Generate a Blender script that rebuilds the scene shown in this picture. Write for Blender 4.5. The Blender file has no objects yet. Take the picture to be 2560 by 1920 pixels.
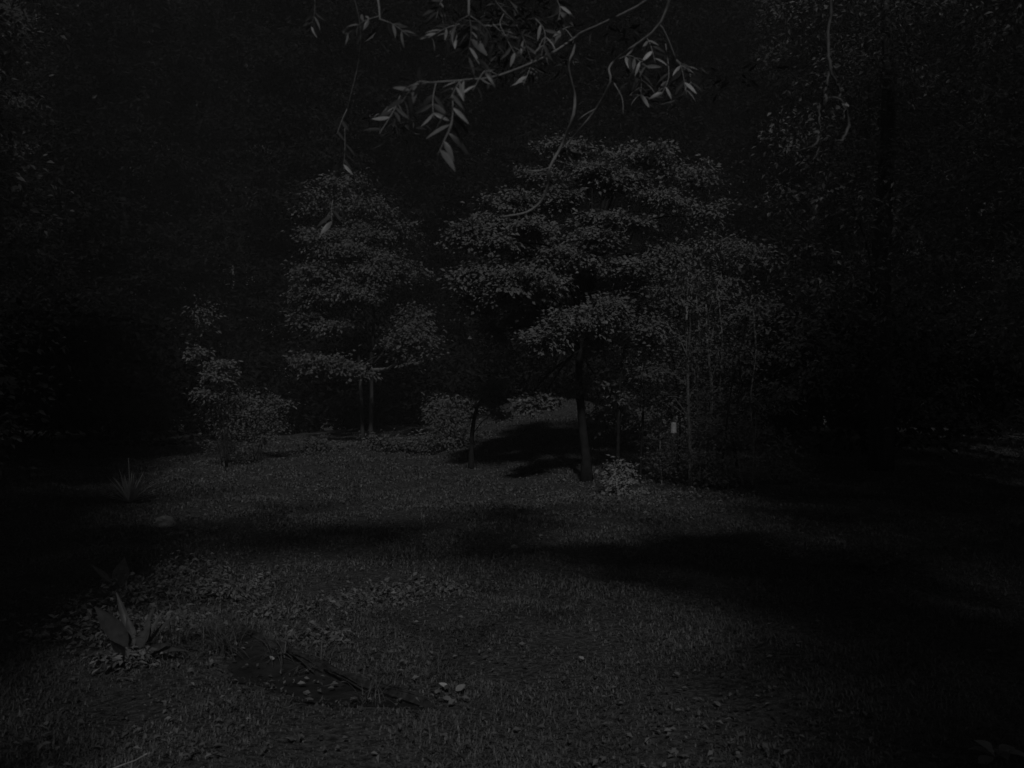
import bpy, math, random
import numpy as np
from mathutils import Vector

# ------------------------------------------------------------------ camera, sky, moon, exposure
scene = bpy.context.scene
C = scene.collection
F_PX = 2217.0                      # focal length in pixels of the 2560 px wide photograph
PITCH = math.radians(0.775)
CAM = np.array((0.0, 0.0, 1.7))
cam_d = bpy.data.cameras.new('camera')
cam = bpy.data.objects.new('camera', cam_d); C.objects.link(cam)
cam_d.sensor_width = 36.0
cam_d.lens = 36.0 * F_PX / 2560.0
cam_d.clip_start = 0.05
cam_d.clip_end = 2000.0
cam.location = CAM
cam.rotation_euler = (math.pi / 2 + PITCH, 0, 0)
cam_d.dof.use_dof = True
cam_d.dof.focus_distance = 14.0
cam_d.dof.aperture_fstop = 4.5
scene.camera = cam

MOON_EL = math.radians(40.0)
MOON_AZ = math.radians(4.0)        # behind the camera, a touch to the right
to_light = Vector((math.sin(MOON_AZ) * math.cos(MOON_EL), -math.cos(MOON_AZ) * math.cos(MOON_EL), math.sin(MOON_EL)))
sun_d = bpy.data.lights.new('moon', 'SUN')
sun_d.energy = 0.49
sun_d.angle = math.radians(3.0)
sun_d.color = (1, 1, 1)
sun = bpy.data.objects.new('moon', sun_d); C.objects.link(sun)
sun.rotation_euler = to_light.to_track_quat('Z', 'Y').to_euler()
sun.location = (3, -40, 40)

world = bpy.data.worlds.new('World'); scene.world = world
world.use_nodes = True
wn = world.node_tree.nodes; wl = world.node_tree.links
sky = wn.new('ShaderNodeTexSky'); sky.sky_type = 'NISHITA'; sky.sun_disc = False
sky.sun_elevation = MOON_EL
sky.sun_rotation = math.pi - MOON_AZ
sky.altitude = 600; sky.air_density = 1.0; sky.dust_density = 0.1; sky.ozone_density = 1.0
bw = wn.new('ShaderNodeRGBToBW')   # the night camera records no colour
bg = wn['Background']; bg.inputs['Strength'].default_value = 0.0038
wl.new(sky.outputs['Color'], bw.inputs['Color'])
wl.new(bw.outputs['Val'], bg.inputs['Color'])

scene.view_settings.view_transform = 'Standard'
scene.view_settings.look = 'None'
scene.view_settings.exposure = 0.0
scene.view_settings.gamma = 1.0
scene.view_settings.use_curve_mapping = False
scene.render.engine = 'CYCLES'
scene.cycles.max_bounces = 6
scene.cycles.diffuse_bounces = 4
scene.cycles.glossy_bounces = 2
scene.cycles.transmission_bounces = 4
scene.cycles.use_denoising = True
scene.render.filter_size = 2.3

# ------------------------------------------------------------------ helpers
rng = np.random.default_rng(7)
random.seed(7)

def nrm(v):
    v = np.asarray(v, float)
    return v / np.maximum(np.linalg.norm(v, axis=-1, keepdims=True), 1e-9)

def sstep(a, b, x):
    t = np.clip((x - a) / (b - a), 0, 1)
    return t * t * (3 - 2 * t)

def ground(x, y):
    x = np.asarray(x, float); y = np.asarray(y, float)
    amp = 0.25 + 0.35 * sstep(-9, -3, x) + 1.1 * sstep(-2.5, 1.0, x) - 1.3 * sstep(1.6, 6, x)
    h = amp * sstep(15, 33, y)
    h = h - 5.0 * sstep(36, 80, y)
    b = (0.030 * np.sin(1.7 * x + 0.6 * y + 1.0) + 0.022 * np.sin(2.9 * y - 1.3 * x) +
         0.016 * np.sin(5.3 * x + 2.1 * y) + 0.012 * np.sin(6.1 * y + 3.7 * x + 2.0))
    fade = sstep(0.0, 3.0, np.abs(y) + np.abs(x)) * (1 - sstep(60, 120, np.abs(y) + np.abs(x)))
    return h + b * fade

def ray(px, py):
    u = (px - 1280.0) / F_PX; v = (960.0 - py) / F_PX
    return np.array((u, math.cos(PITCH) - v * math.sin(PITCH), math.sin(PITCH) + v * math.cos(PITCH)))

def P(px, py, d):
    r = ray(px, py)
    return CAM + r * (d / r[1])

def G(px, py):
    r = ray(px, py)
    d = 1.0
    while d < 80:
        p = CAM + r * (d / r[1])
        if p[2] <= ground(p[0], p[1]): return p
        d += 0.02
    return p

def gz(x, y, dz=0.0):
    return np.array((x, y, float(ground(x, y)) + dz))

def link(o, parent=None):
    C.objects.link(o)
    if parent is not None: o.parent = parent
    return o

def tag(o, label=None, cat=None, group=None, kind=None):
    if label: o['label'] = label
    if cat: o['category'] = cat
    if group: o['group'] = group
    if kind: o['kind'] = kind
    return o

def empty(name, loc, label, cat, group=None):
    o = bpy.data.objects.new(name, None); C.objects.link(o)
    o.location = tuple(loc); o.empty_display_size = 0.1
    return tag(o, label, cat, group)

def mesh_arr(name, V, T, mat, smooth=False):
    V = np.ascontiguousarray(V, dtype=np.float32); T = np.ascontiguousarray(T, dtype=np.int32)
    me = bpy.data.meshes.new(name)
    k = T.shape[1]
    me.vertices.add(len(V)); me.vertices.foreach_set('co', V.ravel())
    me.loops.add(T.size); me.loops.foreach_set('vertex_index', T.ravel())
    me.polygons.add(len(T)); me.polygons.foreach_set('loop_start', np.arange(0, T.size, k, dtype=np.int32))
    me.polygons.foreach_set('use_smooth', np.full(len(T), smooth))
    me.update(calc_edges=True)
    me.materials.append(mat)
    return me

def obj(name, me, parent=None, origin=None):
    """link a mesh; origin = world place of the parent when the mesh is in world coordinates"""
    o = bpy.data.objects.new(name, me); C.objects.link(o)
    if parent is not None:
        o.parent = parent
        o.location = (-parent.location.x, -parent.location.y, -parent.location.z)
    return o

def tube(pts, rad, sides=8, wob=0.0, seed=0, cap=True):
    """tapered tube along a polyline, returned as (V, quads)"""
    pts = np.asarray(pts, float); n = len(pts)
    rad = np.asarray(rad, float) * np.ones(n)
    r = np.random.default_rng(seed)
    tan = nrm(np.gradient(pts, axis=0))
    ref = np.array((0.31, 0.72, 0.11)); 
    V = []
    for i in range(n):
        t = tan[i]
        a = np.cross(t, ref); 
        if np.linalg.norm(a) < 1e-3: a = np.cross(t, (1, 0, 0))
        a = a / np.linalg.norm(a); b = np.cross(t, a)
        for k in range(sides):
            th = 2 * math.pi * k / sides
            rr = rad[i] * (1 + wob * r.uniform(-1, 1))
            V.append(pts[i] + rr * (math.cos(th) * a + math.sin(th) * b))
    Q = []
    for i in range(n - 1):
        for k in range(sides):
            k2 = (k + 1) % sides
            Q.append((i * sides + k, i * sides + k2, (i + 1) * sides + k2, (i + 1) * sides + k))
    if cap:
        for i, s in ((0, -1), (n - 1, 1)):
            c = len(V); V.append(pts[i])
            for k in range(sides):
                k2 = (k + 1) % sides
                Q.append((i * sides + k, i * sides + k2, c, c) if s > 0 else (i * sides + k2, i * sides + k, c, c))
    return np.array(V), Q

def quads_mesh(name, V, Q, mat, smooth=True):
    me = bpy.data.meshes.new(name)
    faces = [tuple(dict.fromkeys(q)) for q in Q]
    me.from_pydata([tuple(v) for v in V], [], faces)
    me.polygons.foreach_set('use_smooth', [smooth] * len(me.polygons))
    me.update(); me.materials.append(mat)
    return me

def smooth_line(pts, n):
    """Catmull-Rom through the points"""
    p = np.asarray(pts, float)
    q = np.vstack((2 * p[0] - p[1], p, 2 * p[-1] - p[-2]))
    out = []
    m = len(p) - 1
    for s in np.linspace(0, m - 1e-6, n):
        i = int(s); t = s - i
        a, b, c, d = q[i], q[i + 1], q[i + 2], q[i + 3]
        out.append(0.5 * (2 * b + (c - a) * t + (2 * a - 5 * b + 4 * c - d) * t * t + (3 * b - a - 3 * c + d) * t ** 3))
    return np.array(out)

def join_parts(parts):
    V = []; Q = []; off = 0
    for v, q in parts:
        V.append(v); Q += [tuple(k + off for k in f) for f in q]; off += len(v)
    return np.vstack(V), Q

def leaf_cloud(pos, axis, normal, L, W, fold=0.18):
    """one folded four-cornered leaf for each position: (V, triangles)"""
    pos = np.asarray(pos, float); N = len(pos)
    axis = nrm(axis); side = nrm(np.cross(axis, normal)); nn = np.cross(side, axis)
    L = (np.ones(N) * L)[:, None]; W = (np.ones(N) * W)[:, None]
    base = pos - axis * L * 0.5; tip = pos + axis * L * 0.5 - nn * L * 0.10
    mid = pos - axis * L * 0.08
    l = mid - side * W * 0.5 + nn * W * fold; r = mid + side * W * 0.5 + nn * W * fold
    V = np.stack((base, r, tip, l), axis=1).reshape(-1, 3)
    b = (np.arange(N) * 4)[:, None]
    T = np.concatenate((b + np.array([[0, 1, 2]]), b + np.array([[0, 2, 3]])), axis=1).reshape(-1, 3)
    return V, T

def clump_leaves(clumps, leaf, up=0.8, seed=1, spray=26, face=(0, -0.4, 0.0), wr=(0.42, 0.62), jit=0.42):
    """clumps: (centre, (rx, ry, rz), number); leaves gather on small flat sprays inside each clump"""
    r = np.random.default_rng(seed)
    PP = []; AA = []; NN = []; 
    for c, rad, n in clumps:
        c = np.asarray(c, float); rad = np.asarray(rad, float)
        ns = max(3, int(n / spray))
        d = nrm(r.normal(size=(ns, 3)))
        rr = r.uniform(0.15, 1.0, ns) ** 0.5
        # broken outline: each direction reaches out by its own amount
        rr = rr * (0.82 + 0.25 * np.sin(3 * d[:, 0] * 2 + c[0] * 7) * np.sin(4 * d[:, 2] + c[2] * 5) + 0.12 * r.normal(size=ns))
        sc = c + d * rr[:, None] * rad
        idx = r.integers(0, ns, n)
        sr = min(rad) * 0.30 + leaf * 1.0
        tilt = r.normal(size=(ns, 3)) * 0.28
        off = r.normal(size=(n, 3)) * np.array((sr, sr, sr * 0.30))
        off[:, 2] += (off[:, :2] * tilt[idx][:, :2]).sum(1)
        p = sc[idx] + off
        out = nrm(p - c)
        ax = nrm(np.stack((off[:, 0], off[:, 1], off[:, 2] - 0.35 * sr), 1) + r.normal(size=(n, 3)) * 0.5 * sr)
        nn = nrm(r.normal(size=(n, 3)) * jit + np.array((0, 0, up)) + out * 0.35 + np.array(face))
        PP.append(p); AA.append(ax); NN.append(nn)
    pos = np.vstack(PP); ax = np.vstack(AA); nn = np.vstack(NN)
    L = leaf * r.uniform(0.5, 1.4, len(pos)); W = L * r.uniform(wr[0], wr[1], len(pos))
    return leaf_cloud(pos, ax, nn, L, W)

# ------------------------------------------------------------------ materials (all grey: a monochrome night camera)
def new_mat(name):
    m = bpy.data.materials.new(name); m.use_nodes = True
    nt = m.node_tree; nt.nodes.clear()
    out = nt.nodes.new('ShaderNodeOutputMaterial')
    return m, nt, out

def ramp_mix(nt, fac, a, b):
    mx = nt.nodes.new('ShaderNodeMapRange')
    mx.inputs['From Min'].default_value = 0.0; mx.inputs['From Max'].default_value = 1.0
    mx.inputs['To Min'].default_value = a; mx.inputs['To Max'].default_value = b
    nt.links.new(fac, mx.inputs['Value'])
    return mx.outputs['Result']

def leaf_mat(name, lo, hi, trans=0.25, gloss=0.04, rough=0.45, nscale=1.3, per_object=False, namp=0.25):
    m, nt, out = new_mat(name)
    geo = nt.nodes.new('ShaderNodeNewGeometry')
    if per_object:
        oi = nt.nodes.new('ShaderNodeObjectInfo'); pw = nt.nodes.new('ShaderNodeMath'); pw.operation = 'POWER'; pw.inputs[1].default_value = 2.2
        nt.links.new(oi.outputs['Random'], pw.inputs[0]); rnd = pw.outputs[0]
    else: rnd = geo.outputs['Random Per Island']
    val = ramp_mix(nt, rnd, lo, hi)
    tc = nt.nodes.new('ShaderNodeTexCoord'); nz = nt.nodes.new('ShaderNodeTexNoise')
    nz.inputs['Scale'].default_value = nscale; nz.inputs['Detail'].default_value = 2
    nt.links.new(tc.outputs['Object'], nz.inputs['Vector'])
    mul = nt.nodes.new('ShaderNodeMath'); mul.operation = 'MULTIPLY'
    nt.links.new(val, mul.inputs[0]); nt.links.new(ramp_mix(nt, nz.outputs['Fac'], 1 - namp, 1 + namp), mul.inputs[1])
    d = nt.nodes.new('ShaderNodeBsdfDiffuse'); t = nt.nodes.new('ShaderNodeBsdfTranslucent'); g = nt.nodes.new('ShaderNodeBsdfGlossy')
    g.inputs['Roughness'].default_value = rough
    for s in (d, t): nt.links.new(mul.outputs[0], s.inputs['Color'])
    g.inputs['Color'].default_value = (0.6, 0.6, 0.6, 1)
    m1 = nt.nodes.new('ShaderNodeMixShader'); m1.inputs[0].default_value = trans
    nt.links.new(d.outputs[0], m1.inputs[1]); nt.links.new(t.outputs[0], m1.inputs[2])
    m2 = nt.nodes.new('ShaderNodeMixShader'); m2.inputs[0].default_value = gloss
    nt.links.new(m1.outputs[0], m2.inputs[1]); nt.links.new(g.outputs[0], m2.inputs[2])
    nt.links.new(m2.outputs[0], out.inputs['Surface'])
    return m

def solid_mat(name, lo, hi, scale=8.0, rough=0.85, bump=0.3, stretch=(1, 1, 1), detail=6.0, dist=0.02):
    m, nt, out = new_mat(name)
    tc = nt.nodes.new('ShaderNodeTexCoord'); mp = nt.nodes.new('ShaderNodeMapping')
    mp.inputs['Scale'].default_value = stretch
    nt.links.new(tc.outputs['Object'], mp.inputs['Vector'])
    nz = nt.nodes.new('ShaderNodeTexNoise'); nz.inputs['Scale'].default_value = scale; nz.inputs['Detail'].default_value = detail
    nt.links.new(mp.outputs['Vector'], nz.inputs['Vector'])
    cr = nt.nodes.new('ShaderNodeValToRGB')
    cr.color_ramp.elements[0].position = 0.3; cr.color_ramp.elements[0].color = (lo, lo, lo, 1)
    cr.color_ramp.elements[1].position = 0.7; cr.color_ramp.elements[1].color = (hi, hi, hi, 1)
    nt.links.new(nz.outputs['Fac'], cr.inputs['Fac'])
    p = nt.nodes.new('ShaderNodeBsdfPrincipled'); p.inputs['Roughness'].default_value = rough
    p.inputs['Specular IOR Level'].default_value = 0.25
    nt.links.new(cr.outputs['Color'], p.inputs['Base Color'])
    b = nt.nodes.new('ShaderNodeBump'); b.inputs['Strength'].default_value = bump; b.inputs['Distance'].default_value = dist
    nt.links.new(nz.outputs['Fac'], b.inputs['Height']); nt.links.new(b.outputs['Normal'], p.inputs['Normal'])
    nt.links.new(p.outputs[0], out.inputs['Surface'])
    return m

M_lawn = solid_mat('lawn_soil_and_thatch', 0.05, 0.19, scale=22, bump=1.0, detail=14, dist=0.05)
M_dark_bark = solid_mat('dark_bark', 0.02, 0.05, scale=10)
M_soil = solid_mat('bare_soil', 0.03, 0.08, scale=9, bump=0.6)
M_bark = solid_mat('bark', 0.04, 0.12, scale=9, bump=0.8, stretch=(1, 1, 0.18))
M_twig = solid_mat('twig_bark', 0.26, 0.48, scale=30, bump=0.2)
M_vine = solid_mat('vine_bark', 0.09, 0.20, scale=30, bump=0.3)
M_log = solid_mat('weathered_log', 0.03, 0.13, scale=16, bump=1.0, dist=0.03)
M_stone = solid_mat('pale_stone', 0.35, 0.60, scale=12, bump=0.4)
M_dimstone = solid_mat('dull_stone', 0.45, 0.68, scale=10, bump=0.4)
M_white = solid_mat('white_plastic', 0.70, 0.82, scale=5, rough=0.4, bump=0.03)
M_wire = solid_mat('wire', 0.10, 0.16, scale=30, rough=0.5, bump=0.0)
M_stalk = solid_mat('dry_stalk', 0.75, 0.9, scale=40, rough=0.6, bump=0.1)
M_grass = leaf_mat('grass_blades', 0.17, 0.30, trans=0.25, nscale=0.9, namp=.55)
M_litter = leaf_mat('dry_litter', 0.10, 0.36, trans=0.1)
M_fallen = leaf_mat('pale_fallen_leaf', 0.32, 0.85, trans=0.1, per_object=True, nscale=2.5, namp=.5)
M_leaf = leaf_mat('tree_leaves', 0.23, 0.32, trans=0.22)
M_leaf_far = leaf_mat('far_tree_leaves', 0.18, 0.28, trans=0.22)
M_leaf_bright = leaf_mat('bush_leaves', 0.32, 0.52, trans=0.22)
M_leaf_shade = leaf_mat('shade_painted_leaves', 0.022, 0.050, trans=0.08, gloss=0.0)  # shade put into the colour of the background trees and thicket
M_leaf_dark = leaf_mat('dark_leaves', 0.16, 0.30, trans=0.15)
M_leaflet = leaf_mat('compound_leaflets', 0.07, 0.85, trans=0.30, gloss=0.06, rough=0.4, per_object=True, nscale=3, namp=.5)
M_dim = leaf_mat('low_tone_leaves', 0.05, 0.14, trans=0.3)  # darker leaf tone for the back foliage of the hanging twigs
M_paddle = leaf_mat('broad_paddle_leaves', 0.10, 0.20, trans=0.25, gloss=0.05, nscale=22, namp=.6)
M_yucca = leaf_mat('sword_leaves', 0.45, 0.65, trans=0.12)
M_weed = leaf_mat('weed_leaves', 0.18, 0.42, trans=0.25)

# ------------------------------------------------------------------ ground
def make_ground():
    gx = np.concatenate((-np.geomspace(16, 420, 26)[::-1], np.linspace(-15.6, 15.6, 157), np.geomspace(16, 420, 26)))
    gy = np.concatenate((-np.geomspace(4, 400, 26)[::-1], np.linspace(-3.6, 34, 236), np.geomspace(34.5, 700, 40)))
    X, Y = np.meshgrid(gx, gy)
    Z = ground(X, Y)
    V = np.stack((X, Y, Z), -1).reshape(-1, 3)
    nx, ny = len(gx), len(gy)
    i = (np.arange(ny - 1)[:, None] * nx + np.arange(nx - 1)[None, :]).ravel()
    Q = np.stack((i, i + 1, i + 1 + nx, i + nx), 1)
    o = obj('ground', mesh_arr('ground', V, Q, M_lawn, True))
    tag(o, 'rough mown lawn rising gently to a bank', kind='structure')
make_ground()

LOG_A = G(590, 1575); LOG_B = G(1075, 1778)
def in_soil(x, y):
    """inside the bare strip that runs along the near side of the log"""
    ax, ay = LOG_A[:2]; bx, by = LOG_B[:2]
    t = ((x - ax) * (bx - ax) + (y - ay) * (by - ay)) / ((bx - ax) ** 2 + (by - ay) ** 2)
    px = ax + t * (bx - ax); py = ay + t * (by - ay)
    d = np.hypot(x - px, y - py)
    w = 0.47 * np.clip(np.sin(np.clip(t, 0, 1) * math.pi), 0, 1) ** 0.7
    near = (y < py + 0.05)
    return (t > 0) & (t < 1.0) & near & (d < w * (0.85 + 0.15 * np.sin(t * 23)))

def make_soil_patch():
    ax = LOG_A; bx = LOG_B
    n = 60; rows = 9
    V = []; 
    dirv = nrm((bx - ax)[:2]); side = np.array((dirv[1], -dirv[0]))
    if side[1] > 0: side = -side
    for i in range(n + 1):
        t = i / n
        w = 0.54 * max(math.sin(t * math.pi), 0) ** 0.7 * (0.9 + 0.1 * math.sin(t * 19) + 0.07 * math.sin(t * 47)) + 0.02
        for j in range(rows):
            s = j / (rows - 1)
            q = ax[:2] + (bx - ax)[:2] * t + side * (w * s - 0.05)
            V.append((q[0], q[1], float(ground(q[0], q[1])) + 0.006))
    Q = []
    for i in range(n):
        for j in range(rows - 1):
            a = i * rows + j
            Q.append((a, a + 1, a + rows + 1, a + rows))
    o = obj('soil_path', quads_mesh('soil_path', V, Q, M_soil))
    tag(o, 'strip of bare dark soil along the near side of the log', kind='structure')
make_soil_patch()

# ------------------------------------------------------------------ grass, litter and low ground cover (stuff)
def scatter(n, d0, d1, power, half=0.72, pad=0.6):
    """places on the lawn, thinning out with distance from the house"""
    u = rng.uniform(0, 1, n)
    d = d0 * (d1 / d0) ** (u ** power)
    x = rng.uniform(-1, 1, n) * (half * d + pad)
    return x, d

def make_grass():
    x, y = scatter(430000, 2.6, 30.0, 1.0)
    clump = np.sin(2.3 * x + 1.7 * y) + np.sin(3.9 * x - 2.7 * y + 1) + 0.8 * np.sin(7.1 * x + 5.3 * y) + 0.6 * np.sin(11 * y - 8 * x)
    keep = (~in_soil(x, y)) & (rng.uniform(-4.6, 1.0, len(x)) < clump)
    x, y, clump = x[keep], y[keep], clump[keep]
    n = len(x)
    z = ground(x, y)
    far = np.clip(y / 6.0, 0.8, 4.0)
    h = rng.uniform(0.012, 0.040, n) * (1 + 0.22 * clump) * far ** 0.35
    h = np.maximum(h, 0.012)
    w = rng.uniform(0.003, 0.006, n) * far
    th = rng.uniform(0, 2 * np.pi, n); lean = rng.uniform(0.3, 1.7, n)
    d = np.stack((np.cos(th), np.sin(th), np.zeros(n)), 1); s = np.stack((-np.sin(th), np.cos(th), np.zeros(n)), 1)
    b = np.stack((x, y, z - 0.005), 1)
    up = np.array((0, 0, 1.0))
    m1 = b + up * (h * 0.62)[:, None] + d * (h * lean * 0.35)[:, None]
    tip = b + up * h[:, None] * (1 - 0.22 * lean)[:, None] + d * (h * lean)[:, None]
    W = w[:, None]
    V = np.stack((b - s * W, b + s * W, m1 + s * W * 0.8, m1 - s * W * 0.8, tip), 1).reshape(-1, 3)
    k = (np.arange(n) * 5)[:, None]
    T = np.concatenate((k + [[0, 1, 2]], k + [[0, 2, 3]], k + [[3, 2, 4]]), 1).reshape(-1, 3)
    o = obj('grass', mesh_arr('grass', V, T, M_grass))
    tag(o, 'short uneven grass growing all over the lawn', kind='stuff')
make_grass()

def make_litter():
    x, y = scatter(16000, 3.0, 24.0, 1.0)
    k = np.sin(1.1 * x + 0.4 * y) + np.sin(0.9 * y - 1.9 * x) + rng.normal(size=len(x)) * 0.9
    keep = (k > 0.2)
    x, y = x[keep], y[keep]; n = len(x)
    pos = np.stack((x, y, ground(x, y) + rng.uniform(0.015, 0.045, n)), 1)
    ax = np.stack((rng.normal(size=n), rng.normal(size=n), 0.35 * rng.normal(size=n)), 1)
    nn = np.stack((rng.normal(size=n) * 0.5, rng.normal(size=n) * 0.5, np.ones(n)), 1)
    L = rng.uniform(0.018, 0.05, n) * np.clip(y / 8, 1, 2.0)
    V, T = leaf_cloud(pos, ax, nn, L, L * 0.55, 0.25)
    o = obj('leaf_litter', mesh_arr('leaf_litter', V, T, M_litter))
    tag(o, 'small dry leaves strewn through the grass', kind='stuff')
make_litter()

def weeds_stuff():
    cl = []
    spots = [(300, 1615, 50, 0.16, 0.22), (365, 1625, 50, 0.14, 0.22), (250, 1570, 40, 0.15, 0.22), (420, 1605, 50, 0.13, 0.25), (310, 1660, 40, 0.10, 0.2), (390, 1500, 50, 0.16, 0.3), (330, 1500, 40, 0.15, 0.25), (440, 1450, 50, 0.16, 0.3),
             (560, 1500, 55, 0.10, 0.35), (640, 1470, 40, 0.10, 0.3), (520, 1440, 40, 0.11, 0.3), (470, 1480, 40, 0.1, 0.3),
             (940, 1500, 60, 0.07, 0.5), (1010, 1480, 50, 0.06, 0.5), (860, 1520, 50, 0.06, 0.4), (700, 1540, 50, 0.07, 0.4),
             (780, 1600, 40, 0.05, 0.35), (330, 1660, 40, 0.08, 0.25), (200, 1540, 50, 0.1, 0.3), (120, 1600, 50, 0.09, 0.3),
             (420, 1560, 50, 0.09, 0.3), (1380, 1245, 60, 0.09, 0.6), (1480, 1250, 60, 0.10, 0.6), (1600, 1260, 60, 0.09, 0.6),
             (1440, 1290, 50, 0.07, 0.5), (1700, 1245, 60, 0.12, 0.5), (1800, 1245, 50, 0.11, 0.5), (1330, 1270, 50, 0.08, 0.5),
             (1270, 1270, 40, 0.07, 0.4), (2000, 1390, 50, 0.1, 0.4), (2190, 1410, 40, 0.13, 0.3), (1960, 1380, 40, 0.1, 0.3),
             (760, 1110, 50, 0.12, 0.8), (860, 1118, 50, 0.12, 0.8), (1120, 1130, 60, 0.10, 0.9), (1060, 1120, 50, 0.14, 0.8),
             (620, 1150, 60, 0.12, 0.8), (560, 1160, 60, 0.14, 0.8), (1150, 1480, 50, 0.05, 0.4), (480, 1340, 40, 0.12, 0.35)]
    for px, py, n, h, r in spots:
        g = G(px, py)
        cl.append(((g[0], g[1], g[2] + h * 0.45), (r, r * 0.8, h), n * 5))
    V, T = clump_leaves(cl, 0.045, up=0.9, seed=5, spray=10)
    V[:, 2] = np.maximum(V[:, 2], ground(V[:, 0], V[:, 1]) + 0.004)
    o = obj('ground_cover', mesh_arr('ground_cover', V, T, M_weed))
    tag(o, 'low leafy weeds spread in patches over the lawn', kind='stuff')
weeds_stuff()

# ------------------------------------------------------------------ trees
def tree(name, label, base, trunk_lines, clumps, leaf, mat, cat='tree', group=None, up=0.8, seed=1, spray=26,
         limbs=True, limb_r=0.03, trunk_name='trunk', bark=None, start=(0.35, 0.95), crown_name='crown', n_limbs=None, wr=(0.42, 0.62), jit=0.42):
    """trunk_lines: list of (points, radii); clumps as for clump_leaves (world coordinates)"""
    bark = bark or M_bark
    t = empty(name, base, label, cat, group)
    allp = []
    for pts, rad in trunk_lines:
        p = smooth_line(pts, 14); r = np.interp(np.linspace(0, 1, 14), np.linspace(0, 1, len(rad)), rad)
        V, Q = tube(p, r, 9, 0.10, seed)
        obj(trunk_name, quads_mesh(trunk_name, V, Q, bark), t)
        allp.append(p)
    rr = np.random.default_rng(seed + 50)
    if limbs:
        cs = clumps if n_limbs is None else clumps[:n_limbs]
        for c, rad, n in cs:
            p = allp[rr.integers(0, len(allp))]
            c = np.asarray(c, float)
            lo, hi = int(start[0] * 13), int(start[1] * 13)
            below = [q for q in p[lo:hi + 1] if q[2] < c[2] - 0.05]
            s = below[-1] if below else p[lo]
            if below and len(below) > 2: s = below[-1 - rr.integers(0, min(3, len(below)))]
            mid = (s + c) / 2 + np.array((0, 0, 0.12 * np.linalg.norm(c - s))) + rr.normal(size=3) * 0.05 * np.linalg.norm(c - s)
            q = smooth_line([s, mid, c], 7)
            lr = max(limb_r, 0.012) * np.linspace(1, 0.25, 7)
            V, Q = tube(q, lr, 6, 0.08, seed)
            obj('limb', quads_mesh('limb', V, Q, bark), t)
    V, T = clump_leaves(clumps, leaf, up=up, seed=seed, spray=spray, wr=wr, jit=jit)
    o = obj(crown_name, mesh_arr(crown_name, V, T, mat), t)
    tag(o, kind='stuff')
    return t

def pxc(lst, d, k=1.0, dens=1.0, flat=0.55):
    """clumps given as (px, py, rx, ry, depth offset, leaves)"""
    out = []
    for px, py, rx, ry, dd, n in lst:
        c = P(px, py, d + dd)
        s = (d + dd) / F_PX
        out.append((c, (rx * s * k, max(rx, ry) * s * 0.8 * k, ry * s * k), int(n * dens)))
    return out

# the broad layered tree right of the middle
D = 17.9
rt_base = G(1466, 1204)
D = rt_base[1]
rt_tr = [([rt_base - (0, 0, 0.05), P(1466, 1150, D), P(1456, 1060, D + .05), P(1448, 950, D + .1), P(1450, 850, D + .15), P(1470, 720, D + .2), P(1500, 560, D + .2), P(1520, 430, D + .3)],
          [0.15, 0.085, 0.08, 0.07, 0.06, 0.045, 0.02])]
rt_cl = pxc([
    (1175, 590, 55, 48, -0.6, 1500), (1225, 560, 50, 35, -0.3, 800), (1290, 515, 85, 48, 0.0, 1700), (1405, 500, 70, 30, -0.2, 1100),
    (1325, 575, 85, 32, -0.7, 1200), (1240, 612, 60, 28, -0.8, 800), (1195, 690, 60, 62, -0.6, 1500), (1190, 765, 45, 45, -0.2, 600),
    (1315, 705, 115, 52, -1.1, 2400), (1260, 745, 70, 36, -0.8, 900), (1430, 650, 90, 42, -1.0, 1700), (1490, 600, 80, 36, -0.9, 1200),
    (1500, 552, 80, 26, -0.4, 800), (1590, 565, 50, 22, -0.3, 450), (1540, 450, 120, 48, 0.4, 1500), (1600, 392, 140, 40, 0.8, 1300),
    (1430, 375, 115, 34, 0.7, 1000), (1480, 430, 90, 30, 0.3, 800), (1725, 440, 120, 44, 0.8, 800), (1650, 500, 90, 36, 0.2, 800),
    (1750, 540, 100, 48, 0.6, 550), (1840, 620, 80, 60, 0.8, 350), (1575, 672, 75, 36, -0.8, 1000), (1660, 640, 70, 50, -0.1, 550),
    (1445, 805, 90, 42, -1.4, 2000), (1362, 850, 62, 34, -1.5, 1200), (1525, 770, 55, 34, -1.1, 900), (1612, 825, 65, 64, -0.4, 900),
    (1235, 835, 32, 48, 0.0, 380), (1690, 760, 80, 60, 0.3, 380), (1560, 720, 70, 36, -0.5, 700), (1780, 720, 80, 70, 0.7, 330),
    (1350, 1005, 50, 20, -0.8, 420), (1310, 1020, 28, 12, -0.9, 220), (1440, 975, 50, 25, 0.1, 260), (1500, 960, 60, 22, 0.2, 280),
    (1345, 440, 60, 30, 0.5, 500), (1380, 620, 60, 30, 0.2, 600),
    (1370, 750, 120, 40, 0.9, 1300), (1420, 690, 130, 50, 1.1, 1300), (1330, 640, 110, 40, 1.0, 1000), (1480, 830, 90, 36, 0.9, 800),
    (1420, 855, 150, 45, 1.4, 2200), (1560, 800, 150, 60, 1.5, 2200), (1300, 800, 90, 45, 1.3, 1200), (1480, 700, 160, 60, 1.6, 2500), (1380, 620, 140, 60, 1.7, 1800)], D)
tree('layered_tree', 'broad tree with flat layered foliage, tallest in the middle of the lawn', rt_base, rt_tr, [(c, (r[0] * .84, r[1] * .84, r[2] * .74), int(n * 1.5)) for c, r, n in rt_cl], 0.080, M_leaf, seed=11, limb_r=0.03, up=0.75, spray=46, start=(0.55, 0.95), bark=M_dark_bark, wr=(.6, .85), jit=.30)

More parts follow.
